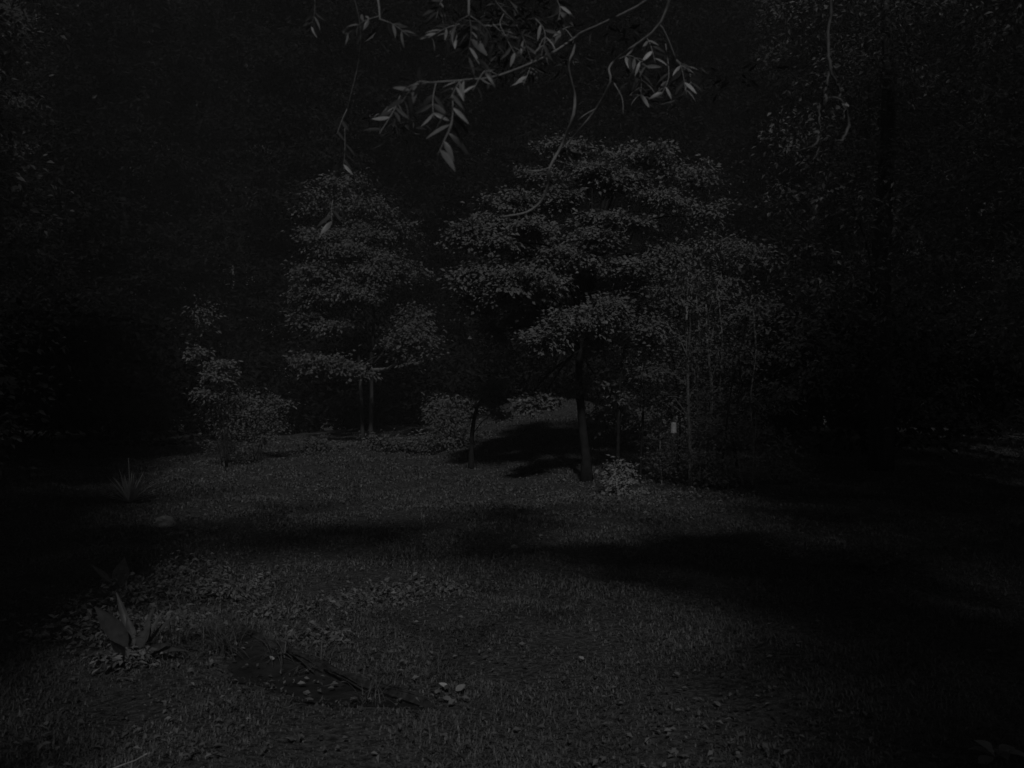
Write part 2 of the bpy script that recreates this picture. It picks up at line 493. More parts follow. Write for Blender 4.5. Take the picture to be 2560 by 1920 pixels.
# the twin-trunked tree further back on the left
lt_base = G(915, 1104)
DL = lt_base[1]
lt_tr = [([lt_base - (0.1, 0, 0.05), P(903, 1000, DL), P(897, 900, DL), P(880, 760, DL + .1), P(860, 620, DL + .2)], [0.07, 0.055, 0.05, 0.04, 0.015]),
         ([lt_base + (0.12, 0, -0.05), P(929, 1000, DL), P(928, 900, DL), P(935, 760, DL + .1), P(915, 560, DL + .2)], [0.075, 0.06, 0.055, 0.04, 0.015])]
lt_cl = pxc([
    (800, 595, 62, 30, -0.4, 900), (850, 628, 90, 34, -0.6, 1300), (942, 648, 58, 38, -0.5, 900), (795, 682, 75, 28, -0.8, 1000),
    (925, 692, 66, 32, -0.9, 1000), (1003, 682, 50, 36, 0.0, 600), (764, 740, 48, 34, -0.9, 700), (897, 736, 78, 32, -1.1, 1100),
    (752, 797, 46, 20, -0.8, 500), (826, 817, 50, 24, -1.0, 500), (1027, 848, 58, 52, -1.0, 1200), (1046, 795, 44, 32, -0.6, 600),
    (1010, 890, 45, 25, -0.9, 450), (808, 912, 74, 30, -1.5, 1200), (862, 926, 58, 26, -1.4, 800), (755, 905, 36, 16, -1.2, 300), (912, 583, 80, 34, 0.2, 800),
    (900, 520, 100, 44, 0.8, 800), (786, 510, 55, 44, 0.9, 450), (860, 450, 80, 40, 1.2, 450), (1000, 580, 50, 40, 0.6, 400),
    (860, 690, 80, 40, 1.0, 600)], DL)
t_lt = tree('twin_trunk_tree', 'tree on two thin trunks further back, left of the layered tree', lt_base, lt_tr, [(c, r, int(n * 1.5)) for c, r, n in lt_cl], 0.095, M_leaf_far, seed=21, limb_r=0.03, up=0.75, spray=46, start=(0.5, 0.95), wr=(.6, .85), jit=.30)
V, Q = tube(smooth_line([P(928, 925, DL - .1), P(965, 922, DL - .6), P(985, 912, DL - .8), P(1010, 900, DL - .9)], 9), np.linspace(.055, .02, 9), 6, .1, 3)
obj('limb', quads_mesh('limb', V, Q, M_twig), t_lt)

# sapling between the two trees
sb = G(1178, 1172); DS = sb[1]
tree('sapling', 'young sapling with a dark stem between the two trees', sb,
     [([sb - (0, 0, .05), P(1179, 1120, DS), P(1183, 1060, DS), P(1196, 1010, DS), P(1226, 965, DS)], [0.08, 0.05, 0.045, 0.03, 0.012])],
     pxc([(1232, 968, 42, 22, -.3, 700), (1235, 1000, 50, 18, -.4, 600), (1247, 1034, 32, 12, -.3, 350), (1205, 990, 20, 20, 0, 160), (1270, 960, 18, 14, 0, 140)], DS),
     0.07, M_leaf, seed=31, limb_r=0.012, bark=M_dark_bark, start=(0.4, 0.9))

# slender stems right of the layered tree
def slender(px, py, path, rad, cl, label, seed, leaf=0.075, mat=None):
    b = G(px, py); d = b[1]
    pts = [b - (0, 0, .05)] + [P(x, y, d + dd) for x, y, dd in path]
    return tree('slender_tree', label, b, [(pts, rad)], pxc(cl, d), leaf, mat or M_leaf, seed=seed, limb_r=0.014,
                group='slender trees beside the layered tree', spray=14, bark=M_twig if seed in (41, 42) else M_dark_bark, start=(0.3, 0.95)), d
st1, d1 = slender(1726, 1216, [(1724, 1100, 0), (1720, 1000, 0), (1719, 900, .1), (1716, 790, .1), (1722, 680, .2)], [0.036, 0.030, 0.028, 0.022, 0.01],
    [(1720, 765, 26, 18, -.3, 90), (1700, 720, 60, 40, 0, 320), (1740, 690, 60, 50, .2, 260), (1690, 900, 50, 60, .2, 280), (1740, 960, 40, 60, .1, 220),
     (1725, 1140, 40, 50, .0, 200), (1680, 830, 50, 40, .2, 240), (1660, 980, 40, 40, .1, 220), (1625, 1010, 40, 30, .3, 200), (1640, 930, 50, 24, -.2, 340)],
    'slender pale stem nearest the hanging white container', 41)
st2, d2 = slender(1765, 1214, [(1772, 1100, 0), (1778, 1040, 0), (1779, 960, .1), (1768, 860, .1), (1765, 760, .2)], [0.036, 0.030, 0.028, 0.022, 0.01],
    [(1785, 740, 24, 20, -.3, 90), (1800, 900, 60, 60, .2, 380), (1830, 1020, 70, 50, .3, 420), (1880, 1000, 60, 30, .3, 260), (1790, 800, 60, 50, .3, 300),
     (1810, 1110, 60, 50, .2, 280), (1860, 1060, 50, 24, .2, 240), (1760, 1000, 30, 70, .1, 200), (1840, 940, 60, 40, .4, 220)],
    'slender pale stem that bends at mid height among the leafy vines', 42)
st3, d3 = slender(1850, 1212, [(1835, 1100, .1), (1845, 980, .2), (1860, 850, .2), (1880, 700, .3)], [0.035, 0.03, 0.025, 0.02, 0.01],
    [(1940, 970, 60, 30, .2, 240), (1960, 880, 50, 50, .3, 240), (1900, 760, 70, 60, .4, 300), (1880, 640, 70, 60, .4, 280), (1990, 830, 30, 50, .3, 120), (1950, 1000, 70, 24, .2, 200)],
    'leaning thin dark tree with sparse leaves right of the slender stems', 43)
st4, d4 = slender(1545, 1205, [(1545, 1110, .2), (1548, 1000, .3), (1560, 880, .3), (1600, 760, .4)], [0.04, 0.035, 0.03, 0.02, 0.01],
    [(1610, 760, 60, 50, .4, 300), (1570, 900, 50, 40, .4, 200), (1640, 860, 60, 50, .4, 300), (1560, 1000, 40, 20, .3, 120)],
    'thin dark stem standing behind the small bright bush', 44)

st5, d5 = slender(1600, 1210, [(1604, 1100, .5), (1612, 980, .5), (1630, 860, .6), (1660, 700, .6)], [0.025, 0.022, 0.02, 0.015, 0.008],
    [(1650, 700, 50, 40, .5, 240), (1600, 940, 40, 40, .6, 200), (1660, 1080, 40, 50, .5, 200), (1640, 1160, 40, 36, .4, 200)],
    'thin stem between the small bush and the hanging container', 45)
st6, d6 = slender(1800, 1216, [(1812, 1100, -.3), (1830, 960, -.3), (1852, 880, -.2), (1866, 760, -.1)], [0.02, 0.018, 0.016, 0.012, 0.008],
    [(1790, 1150, 50, 40, -.3, 300), (1830, 1080, 50, 40, -.3, 300), (1850, 900, 50, 50, -.2, 260), (1870, 780, 60, 60, 0, 300), (1780, 1060, 40, 50, -.3, 240)],
    'thin dark stem slanting to the right through the leafy vines', 46)
st7, d7 = slender(1690, 1214, [(1700, 1100, .4), (1694, 980, .5), (1680, 860, .5), (1690, 720, .5)], [0.02, 0.018, 0.016, 0.012, 0.008],
    [(1690, 1150, 50, 40, .3, 260), (1740, 1080, 50, 50, .4, 280), (1740, 860, 60, 50, .4, 320), (1690, 660, 70, 50, .5, 360), (1760, 620, 70, 60, .4, 360)],
    'faint thin stem just behind the hanging container', 47)

for k, (bx, path, w) in enumerate([
        (1752, [(1748, 1100, .2), (1742, 980, .3), (1750, 860, .3), (1740, 720, .4)], 'thin pale stem crossing just right of the container stem'),
        (1822, [(1806, 1100, .3), (1800, 980, .3), (1806, 850, .3), (1790, 700, .4)], 'thin pale stem leaning left among the vines'),
        (1880, [(1884, 1110, .2), (1876, 1000, .2), (1890, 880, .3), (1884, 780, .3)], 'thin pale stem at the right end of the brush'),
        (1655, [(1650, 1110, .5), (1655, 990, .5), (1640, 880, .5), (1650, 760, .5)], 'thin pale stem left of the hanging container')]):
    slender(bx, 1213, path, [0.018, 0.016, 0.014, 0.012, 0.007],
            [(path[1][0] + 10, path[1][1] + 20, 40, 50, .2, 150), (path[2][0] - 14, path[2][1], 40, 50, .3, 150), (path[3][0], path[3][1], 50, 40, .3, 170)], w, (41, 42)[k % 2])

# pale container hanging from a twig of the first slender stem
def feeder():
    d = d1 - 0.9
    top = P(1684, 992, d); c = P(1684, 1068, d)
    f = empty('hanging_feeder', c - (0, 0, 0.11), 'small white container hanging by a wire beside the slender stems', 'feeder')
    prof = [(0.0, -0.108), (0.048, -0.108), (0.055, -0.100), (0.055, -0.085), (0.050, -0.080), (0.050, 0.055), (0.044, 0.075), (0.030, 0.092)]
    V = []; Q = []
    n = 18
    for r, z in prof:
        for k in range(n):
            a = 2 * math.pi * k / n
            V.append((c[0] + r * math.cos(a), c[1] + r * math.sin(a), c[2] + z))
    for i in range(len(prof) - 1):
        for k in range(n):
            Q.append((i * n + k, i * n + (k + 1) % n, (i + 1) * n + (k + 1) % n, (i + 1) * n + k))
    obj('body', quads_mesh('body', V, Q, M_white), f)
    prof = [(0.034, 0.088), (0.036, 0.092), (0.036, 0.108), (0.030, 0.114), (0.0, 0.116)]
    V = []; Q = []
    for r, z in prof:
        for k in range(n):
            a = 2 * math.pi * k / n
            V.append((c[0] + r * math.cos(a), c[1] + r * math.sin(a), c[2] + z))
    for i in range(len(prof) - 1):
        for k in range(n):
            Q.append((i * n + k, i * n + (k + 1) % n, (i + 1) * n + (k + 1) % n, (i + 1) * n + k))
    obj('lid', quads_mesh('lid', V, Q, M_wire), f)
    V, Q = tube([c + (0, 0, 0.112), (c + top) / 2 + (0.004, 0, 0), top], [0.003] * 3, 5)
    obj('wire', quads_mesh('wire', V, Q, M_wire), f)
    V, Q = tube(smooth_line([P(1720, 1015, d1), P(1700, 996, d1 - .45), top + (0, 0, .005), P(1670, 992, d - .1)], 8), np.linspace(.014, .005, 8), 6)
    obj('limb', quads_mesh('limb', V, Q, M_twig), st1)
feeder()

# bushes and shrubs
def shrub(px, py, cl, label, leaf=0.07, mat=None, seed=1, cat='shrub', up=0.7, stems=4, d=None):
    b = G(px, py); d = d or b[1]
    s = empty('shrub', b, label, cat)
    cc = pxc(cl, d)
    r = np.random.default_rng(seed)
    for i in range(stems):
        c = np.asarray(cc[i % len(cc)][0])
        st = b + (r.uniform(-.08, .08), r.uniform(-.05, .05), -0.03)
        V, Q = tube(smooth_line([st, (st + c) / 2 + r.normal(size=3) * .05, c], 7), np.linspace(.014, .005, 7), 6)
        obj('stem', quads_mesh('stem', V, Q, M_bark), s)
    V, T = clump_leaves(cc, leaf, up=up, seed=seed, spray=12, face=(0, -0.6, 0))
    V[:, 2] = np.maximum(V[:, 2], ground(V[:, 0], V[:, 1]) + 0.004)
    o = obj('foliage', mesh_arr('foliage', V, T, mat or M_leaf), s); tag(o, kind='stuff')
    return s
shrub(1556, 1238, [(1556, 1180, 28, 22, 0, 260), (1550, 1210, 34, 26, 0, 320), (1540, 1160, 24, 16, .1, 100), (1590, 1235, 34, 12, -.1, 120), (1530, 1190, 26, 20, .1, 110), (1560, 1240, 40, 14, -.2, 140)],
      'small bright leafy bush at the foot of the layered tree', 0.07, M_leaf_bright, 51)
shrub(1110, 1128, [(1110, 1060, 50, 50, 0, 900), (1140, 1020, 46, 36, .2, 650), (1085, 1100, 50, 26, -.2, 600), (1160, 1090, 50, 36, .2, 450), (1040, 1105, 40, 20, 0, 300), (1100, 1010, 36, 22, .3, 260)],
      'bushy shrub on the bank just left of the sapling', 0.09, M_leaf_far, 52)
shrub(970, 1128, [(970, 1112, 48, 18, -.2, 420), (935, 1105, 34, 20, -.1, 300), (1005, 1118, 36, 14, 0, 240)],
      'low round bush at the foot of the twin trunks', 0.09, M_leaf_far, 53)
shrub(800, 1128, [(800, 1112, 36, 18, 0, 300), (770, 1120, 40, 12, 0, 220), (835, 1120, 30, 12, 0, 180)],
      'low weedy bush on the lawn edge left of the twin trunks', 0.09, M_leaf_far, 54)
shrub(560, 1168, [(548, 915, 30, 16, -.5, 330), (540, 942, 38, 13, -.6, 360), (520, 985, 40, 16, -.4, 300), (575, 935, 18, 14, -.3, 120), (490, 880, 18, 20, -.3, 200), (505, 785, 34, 40, .2, 200), (560, 1030, 50, 20, .2, 300)],
      'tall thin shrub with a pale leafy tip, left edge of the clearing', 0.08, M_leaf, 55, d=19.5)
shrub(640, 1150, [(640, 1030, 60, 34, 0, 500), (600, 1000, 60, 26, .1, 360), (660, 1080, 36, 40, -.1, 340), (690, 1010, 40, 24, .2, 260), (580, 1080, 60, 34, .2, 300), (560, 1120, 60, 24, .1, 260), (690, 1060, 30, 40, .1, 240)],
      'loose dark shrub behind the pale-tipped shrub', 0.08, M_leaf_dark, 56)

shrub(1530, 1118, [(1500, 1060, 60, 34, 0, 420), (1560, 1050, 60, 40, .2, 420), (1620, 1070, 60, 40, 0, 420), (1590, 1020, 60, 36, .4, 360), (1520, 1020, 50, 30, .4, 300)],
      'dark undergrowth on the bank behind the layered tree', 0.11, M_leaf_dark, 57)
shrub(1730, 1120, [(1700, 1070, 70, 44, 0, 480), (1780, 1060, 70, 50, .2, 480), (1850, 1080, 70, 44, 0, 420), (1760, 1000, 70, 44, .4, 400), (1860, 1010, 60, 44, .4, 360)],
      'dark undergrowth on the bank behind the slender stems', 0.11, M_leaf_dark, 58)

shrub(1820, 1222, [(1800, 1180, 50, 34, -.1, 260), (1850, 1190, 50, 26, -.1, 240), (1760, 1195, 40, 22, -.2, 200), (1830, 1140, 44, 30, .1, 200)],
      'low tangled brush at the foot of the slender stems', 0.075, M_leaf, 59)
shrub(1930, 1215, [(1920, 1170, 50, 34, 0, 240), (1960, 1120, 50, 40, .2, 240), (1900, 1100, 50, 40, .2, 240), (1980, 1180, 44, 24, 0, 180)],
      'dim tangled brush right of the slender stems', 0.075, M_leaf, 60)

# woods on both sides of the clearing, plus unseen trees added to cast shade
def wood_tree(x, y, h, r, z0, n, label, seed, leaf=0.16, mat=None, cone=0.35, name='woodland_tree', group='woods around the clearing', lean=(0, 0), vis=True):
    b = gz(x, y)
    rr = np.random.default_rng(seed)
    cl = []
    k = int(22 + h)
    for i in range(k):
        t = (i + 0.5) / k
        z = z0 + (h - z0) * t
        w = r * (1 - (1 - cone) * t) * min(1.0, 0.55 + 2.2 * t)
        a = i * 2.4 + rr.uniform(-.4, .4)
        q = w * rr.uniform(0.35, 0.95)
        c = b + np.array((math.cos(a) * q + lean[0] * t, math.sin(a) * q + lean[1] * t, z - b[2] * 0))
        s = rr.uniform(0.75, 1.25) * (0.26 * r + 0.35)
        cl.append((c, (s * 1.25, s * 1.25, s * 0.72), int(n / k)))
    tr = [([b - (0, 0, .1), b + (lean[0] * .1, lean[1] * .1, h * .3), b + (lean[0] * .5 + .2, lean[1] * .5, h * .65), b + (lean[0], lean[1], h * .97)], [0.02 * h, 0.016 * h, 0.010 * h, 0.02])]
    return tree(name, label, b, tr, cl, leaf, mat or M_leaf_dark, group=group, seed=seed, limb_r=0.05, spray=30, start=(0.1, 0.9), n_limbs=14, up=0.6)

wood_tree(-5.9, -5.0, 17.0, 4.6, 3.0, 34000, 'unseen conical tree added behind the camera on the left to cast shade', 61, leaf=0.20, cone=0.12)  # added out of view, crown shaped to bound the lit ground
wood_tree(-9.4, 3.2, 20.0, 4.2, 2.0, 30000, 'unseen tall tree added outside the left edge of the view to cast shade', 62, leaf=0.20, cone=0.6)
wood_tree(-14.0, 10.0, 21.0, 5.0, 0.8, 30000, 'dark woodland tree at the left edge of the clearing', 63, leaf=0.15, cone=0.7)
wood_tree(-10.6, 15.0, 12.0, 2.8, 0.8, 20000, 'black woodland tree behind the sword-leaved plant', 64, leaf=0.12, cone=0.4)
wood_tree(-14.0, 19.0, 18.0, 3.8, 0.8, 22000, 'dim woodland tree filling the far left', 65, leaf=0.14, cone=0.6)
wood_tree(7.4, -4.0, 21.0, 4.3, 3.0, 31000, 'unseen tall tree added behind the camera on the right to cast shade', 71, leaf=0.20, cone=0.6)  # added out of view to darken the right side
wood_tree(9.8, 3.6, 20.0, 4.8, 1.0, 40000, 'unseen dense tree added outside the right edge of the view to cast shade', 72, leaf=0.16, cone=0.6)
wood_tree(9.5, 12.0, 15.0, 3.4, 0.8, 30000, 'dark viny tree at the right edge of the clearing', 73, leaf=0.10, cone=0.6)
wood_tree(8.0, 19.2, 13.0, 2.4, 1.5, 18000, 'dark tree behind the rightmost slender stem', 74, leaf=0.11, cone=0.5)
wood_tree(13.0, 17.0, 17.0, 4.2, 0.6, 24000, 'dim woodland tree filling the far right', 75, leaf=0.14, cone=0.7)

wood_tree(3.4, -1.4, 8.4, 1.6, 2.4, 18000, 'unseen small tree added beside the camera on the right to cast shade', 76, leaf=0.11, cone=0.5)  # this one and the next: unseen, added to shade the near lawn edges
wood_tree(-3.5, -1.2, 8.4, 1.5, 2.6, 14000, 'unseen small tree added beside the camera on the left to cast shade', 66, leaf=0.11, cone=0.3)

# background trees, leaf colour lowered so they look unlit
def background_tree_meshes(seed, h=22.0, r=4.7):
    V, Q = tube(smooth_line([(0, 0, -.2), (0.1, 0, h * .5), (0, 0, h * .98)], 10), np.linspace(.016 * h, .02, 10), 8, .08, seed)
    tr = quads_mesh('trunk', V, Q, M_dark_bark)
    rr = np.random.default_rng(seed); cl = []
    k = 90
    for i in range(k):
        u = (i + .5) / k
        z = 0.01 * h + .96 * h * u; w = r * (1.05 - u) ** .6
        a = i * 2.4 + rr.uniform(-.5, .5); q = w * rr.uniform(.25, 1.0)
        cl.append(((math.cos(a) * q, math.sin(a) * q, z), (1.5, 1.5, .6), 700))
    V, T = clump_leaves(cl, 0.20, up=.3, seed=seed, spray=24)
    return tr, mesh_arr('crown', V, T, M_leaf_shade)
BACK_MESHES = [background_tree_meshes(200), background_tree_meshes(201), background_tree_meshes(202)]
BACK_TREES = [(-25, 37, .9, 'far left of the view'), (-20.5, 41, 1.05, 'far left, set back'), (-16.5, 38, .95, 'left of the tall thin shrub'), (-12.6, 41, 1.1, 'behind the tall thin shrub'),
      (-8.8, 39, 1.05, 'left of the twin-trunk tree'), (-5.4, 41, 1.1, 'straight behind the twin-trunk tree'), (-1.8, 39, 1.05, 'in the gap between the two main trees'),
      (1.8, 42, 1.15, 'behind the left half of the layered tree'), (5.4, 39, 1.05, 'behind the right half of the layered tree'), (9.2, 41, 1.1, 'behind the slender stems'),
      (13.0, 38, 1.0, 'just right of the slender stems'), (17.0, 41, 1.1, 'right of the viny tree'), (21.0, 38, 1.0, 'far right of the view'), (25.5, 41, 1.05, 'far right, at the very edge')]
back = ['at the far left end', 'second from the left end', 'third from the left end', 'fourth from the left end', 'left of the middle', 'in the middle', 'right of the middle',
        'fourth from the right end', 'third from the right end', 'second from the right end', 'at the far right end']
for k, w in enumerate(back): BACK_TREES.append((-29 + 5.8 * k, 48 + (k % 2), 1.1, 'in the back row, ' + w))
for k, (x, y, sc, w) in enumerate(BACK_TREES):
    b = gz(x, y)
    t = empty('background_tree', b, 'background tree painted dark for shade, ' + w, 'tree', 'shade-toned trees behind the clearing')
    t.scale = (1, 1, sc); t.rotation_euler = (0, 0, k * 1.7)
    tr, cr = BACK_MESHES[k % 3]
    o = bpy.data.objects.new('trunk', tr); C.objects.link(o); o.parent = t
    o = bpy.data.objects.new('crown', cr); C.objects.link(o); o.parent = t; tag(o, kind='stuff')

# thicket behind everything: one mass, shade put into its leaf colour
def thicket():
    cl = []
    rr = np.random.default_rng(81)
    for i in range(420):
        x = rr.uniform(-34, 34)
        y = 33.0 + 0.02 * abs(x) ** 1.4 + rr.uniform(-1.0, 4.0) if -9 < x < 7 else rr.uniform(21, 33)
        g = float(ground(x, y))
        h = rr.uniform(0.4, 3.4)
        cl.append(((x, y, g + h), (1.6, 1.2, 0.9), 300))
    V, T = clump_leaves(cl, 0.22, up=0.5, seed=82, spray=25)
    V[:, 2] = np.maximum(V[:, 2], ground(V[:, 0], V[:, 1]) + 0.004)
    o = obj('thicket', mesh_arr('thicket', V, T, M_leaf_shade))
    tag(o, 'thicket of undergrowth, painted dark for shade, closing the far side of the clearing', 'undergrowth', kind='stuff')
thicket()

# ------------------------------------------------------------------ the tree whose branches hang into the top of the picture
def leaflet_mesh(name, wid, droop):
    prof = [(0.0, 0.02), (0.12, 0.55), (0.32, 0.98), (0.55, 0.95), (0.78, 0.62), (0.93, 0.25), (1.0, 0.0)]
    V = []; Q = []
    for t, w in prof:
        z = -droop * t * t
        V += [(-w * wid / 2, t, z + 0.10 * w * wid), (0, t, z), (w * wid / 2, t, z + 0.10 * w * wid)]
    for i in range(len(prof) - 1):
        a = i * 3
        Q += [(a, a + 1, a + 4, a + 3), (a + 1, a + 2, a + 5, a + 4)]
    return quads_mesh(name, V, Q, M_leaflet, True)
LEAFLETS = [leaflet_mesh('leaflet', 0.24, 0.12), leaflet_mesh('leaflet', 0.20, 0.30), leaflet_mesh('leaflet', 0.28, 0.20)]

def overhanging():
    base = gz(4.7, 0.4)
    t = empty('overhanging_tree', base, 'near tree whose twigs of narrow paired leaflets hang into the top of the view', 'tree')
    org = np.array(t.location)
    def part(name, pts, rad, n=18, mat=M_twig, sides=7):
        p = smooth_line(pts, n); r = np.interp(np.linspace(0, 1, n), np.linspace(0, 1, len(rad)), rad)
        V, Q = tube(p, r, sides, 0.06, 3)
        return obj(name, quads_mesh(name, V, Q, mat), t)
    part('trunk', [base - (0, 0, .1), base + (.1, .1, 2.4), base + (-.1, .3, 4.6), base + (-.5, .7, 6.4), base + (-.9, 1.0, 7.6)], [.17, .14, .11, .07, .03], mat=M_bark, sides=10)
    # bough carrying the twigs, just above the picture
    part('limb', [base + (.05, .15, 2.7), (2.6, 2.0, 3.3), P(1700, -70, 3.2), P(1450, -60, 3.0), P(1170, -50, 2.8), P(930, -60, 3.0), P(770, -50, 3.2)],
         [.035, .022, .016, .012, .009, .007, .005], 30)
    part('limb', [base + (-.1, .25, 4.4), (1.8, 2.0, 6.0), (-0.4, 2.3, 6.3), (-2.4, 2.3, 6.8)], [.07, .05, .03, .01], mat=M_bark)
    part('limb', [base + (.0, .2, 3.4), (3.4, 3.0, 4.1), (2.6, 4.8, 4.5), (1.75, 5.25, 4.25)], [.04, .03, .02, .01], mat=M_bark)
    tw = [([(1640, -64, 3.15), (1620, 0, 3.2), (1500, 62, 3.4), (1442, 90, 3.5), (1433, 130, 3.5), (1420, 160, 3.5), (1428, 205, 3.55), (1437, 245, 3.6), (1431, 295, 3.6), (1405, 362, 3.7), (1375, 418, 3.7), (1371, 455, 3.75), (1355, 500, 3.8), (1318, 530, 3.8), (1258, 542, 3.8)], [.007, .006, .0065, .0065, .006, .0042], 46),
          ([(1375, 418, 3.7), (1345, 428, 3.7), (1318, 425, 3.7)], [.003, .002], 6),
          ([(1440, 92, 3.5), (1370, 138, 3.2), (1250, 188, 2.7), (1165, 200, 2.5), (1095, 205, 2.45), (1028, 214, 2.4), (1000, 236, 2.45)], [.0045, .0035, .0025, .0015], 22),
          ([(1690, -66, 3.2), (1650, 60, 3.3), (1560, 132, 3.4), (1536, 152, 3.45), (1522, 172, 3.45), (1525, 206, 3.45), (1490, 272, 3.55), (1450, 322, 3.6), (1428, 348, 3.65), (1412, 366, 3.65)], [.006, .0045, .0045, .004, .003], 30),
          ([(1490, 272, 3.55), (1465, 285, 3.5), (1445, 300, 3.5)], [.003, .002], 6),
          ([(1535, 208, 3.45), (1555, 245, 3.45), (1558, 285, 3.45)], [.0025, .0015], 8),
          ([(1650, 60, 3.3), (1670, 100, 3.35), (1690, 150, 3.4)], [.005, .003], 8),
          ([(1170, -50, 2.8), (1172, 0, 2.7), (1172, 40, 2.65)], [.005, .003], 6),
          ([(1230, -52, 2.85), (1235, 0, 2.9), (1290, 60, 3.0)], [.005, .003], 8),
          ([(1330, -56, 2.9), (1335, 0, 2.95), (1330, 40, 3.0)], [.005, .003], 6),
          ([(930, -60, 3.0), (945, 0, 2.95), (950, 50, 2.9)], [.005, .003], 6),
          ([(780, -50, 3.2), (788, 10, 3.2)], [.004, .002], 5),
          ([(870, -56, 3.1), (900, 60, 3.2), (895, 160, 3.3), (868, 275, 3.4), (850, 390, 3.7), (832, 505, 4.0)], [.003, .002, .0015, .001], 18)]
    for pts, rad, n in tw:
        part('twig', [P(*q) for q in pts], rad, n, M_twig, 6)
    leaves = [
        (1131, 222, 1129, 305, 1094, 388, 2.50, 6, .078, 1), (1075, 206, 1040, 208, 1000, 262, 2.40, 4, .066, 0), (1000, 240, 985, 275, 948, 335, 2.9, 6, .062, 0),
        (1178, 198, 1150, 204, 1126, 246, 2.50, 4, .062, 0), (1245, 188, 1212, 178, 1182, 226, 2.6, 4, .066, 0), (1172, 38, 1178, 85, 1166, 152, 2.7, 5, .066, 0),
        (1170, 40, 1140, 60, 1112, 112, 2.7, 5, .060, 0), (1176, 40, 1212, 68, 1238, 116, 2.7, 5, .062, 0), (1150, 60, 1112, 72, 1070, 96, 2.9, 5, .058, 0),
        (1232, 60, 1262, 92, 1292, 142, 3.0, 5, .062, 0), (1290, 60, 1312, 104, 1330, 162, 3.0, 5, .062, 0), (1330, 38, 1362, 80, 1352, 146, 3.0, 5, .060, 0),
        (1432, 96, 1408, 72, 1376, 106, 3.3, 5, .062, 0), (1330, 150, 1322, 178, 1308, 212, 3.1, 4, .058, 0), (1262, 30, 1250, 60, 1270, 100, 3.1, 4, .058, 0),
        (1545, 148, 1578, 140, 1624, 172, 3.4, 5, .070, 0), (1562, 130, 1600, 180, 1602, 246, 3.4, 6, .066, 0), (1612, 86, 1626, 112, 1638, 156, 3.4, 4, .060, 0),
        (1690, 150, 1704, 170, 1716, 236, 3.4, 6, .062, 0), (1664, 110, 1672, 190, 1652, 240, 3.45, 5, .060, 0), (1690, 148, 1722, 178, 1728, 214, 3.4, 4, .058, 0),
        (1606, 236, 1602, 240, 1640, 248, 3.4, 2, .070, 0), (1424, 352, 1420, 380, 1412, 414, 3.7, 3, .062, 0), (788, 8, 785, 40, 776, 74, 3.2, 4, .060, 0),
        (948, 40, 905, 56, 862, 92, 2.95, 5, .052, 0), (950, 48, 985, 62, 1024, 92, 2.95, 5, .052, 0), (868, 272, 855, 300, 842, 336, 3.4, 4, .056, 0),
        (832, 500, 829, 525, 830, 562, 4.0, 4, .085, 0), (862, 320, 862, 380, 858, 420, 3.6, 4, .060, 0), (1090, 206, 1082, 250, 1084, 296, 2.7, 3, .06, 0),
        (1380, -20, 1400, 20, 1390, 70, 3.1, 5, .06, 0), (1120, -20, 1100, 10, 1090, 50, 2.9, 5, .06, 0)]
    r = np.random.default_rng(91)
    up = np.array((0, 0, 1.0))
    for sx, sy, mx, my, ex, ey, d, n, ll, mode in leaves:
        dd = r.uniform(-.12, .12)
        pts = smooth_line([P(sx, sy, d), P(mx, my, d + dd * .4), P(ex, ey, d + dd)], 12)
        V, Q = tube(pts, np.linspace(.0022, .0010, 12), 5)
        ra = obj('compound_leaf', quads_mesh('compound_leaf', V, Q, M_twig), t)
        tan = nrm(np.gradient(pts, axis=0))
        for i in range(n):
            u = 0.22 + 0.76 * (i + .5) / n
            f = u * 11; k = int(f); p = pts[k] + (pts[min(k + 1, 11)] - pts[k]) * (f - k)
            tg = tan[k]
            view = np.array((0, -1.0, 0.25))
            lat = nrm(np.cross(tg, view))
            for s in (-1, 1):
                if mode == 1 and s * lat[0] < 0 and r.uniform() < .6: 
                    droop = 1.3
                else: droop = 0.25
                if r.uniform() < .08: continue
                dirv = nrm(lat * s * (1.0 if droop < 1 else .35) + tg * r.uniform(.35, .8) - up * (droop + r.uniform(-.1, .3)) + r.normal(size=3) * .10)
                no = nrm(view * 0.6 + up * .6 + r.normal(size=3) * .75)
                xax = nrm(np.cross(dirv, no)); no = np.cross(xax, dirv)
                L = ll * r.uniform(.78, 1.15) * (1 - .25 * abs(u - .55))
                o = bpy.data.objects.new('leaflet', LEAFLETS[int(r.integers(0, 3))])
                C.objects.link(o); o.parent = ra
                M = np.eye(4); M[:3, 0] = xax * L; M[:3, 1] = dirv * L; M[:3, 2] = no * L; M[:3, 3] = p
                from mathutils import Matrix
                o.matrix_basis = Matrix(M.tolist())
    cl = pxc([(1300, 90, 80, 50, 0, 110), (1230, 40, 60, 40, .3, 80), (1360, 50, 60, 50, .2, 80), (1200, 90, 70, 40, .4, 50), (1560, 80, 60, 40, .2, 25), (1690, 190, 50, 40, -.2, 40),
              (950, 70, 60, 30, .2, 16), (1000, 300, 45, 36, .2, 45), (1610, 210, 40, 40, 0, 30), (1280, 160, 80, 30, .1, 50), (1400, 130, 50, 30, 0, 30), (1850, 200, 50, 50, .3, 16)], 4.0)
    V, T = clump_leaves(cl, 0.062, up=.3, seed=95, spray=7, face=(0, -.6, 0), wr=(.2, .32), jit=.8)
    o = obj('foliage', mesh_arr('foliage', V, T, M_dim), t); tag(o, kind='stuff')
    # unseen crown above, clumps placed to shade a band of the lawn
    cl = []
    rr = np.random.default_rng(92)
    for i in range(38):
        x = rr.uniform(-3.8, 4.6); y = rr.uniform(1.2, 3.4) if x < 2.0 else rr.uniform(-.5, 3.5)
        cl.append(((x, y, rr.uniform(6.0, 8.6)), (.8, .65, .4), 330))
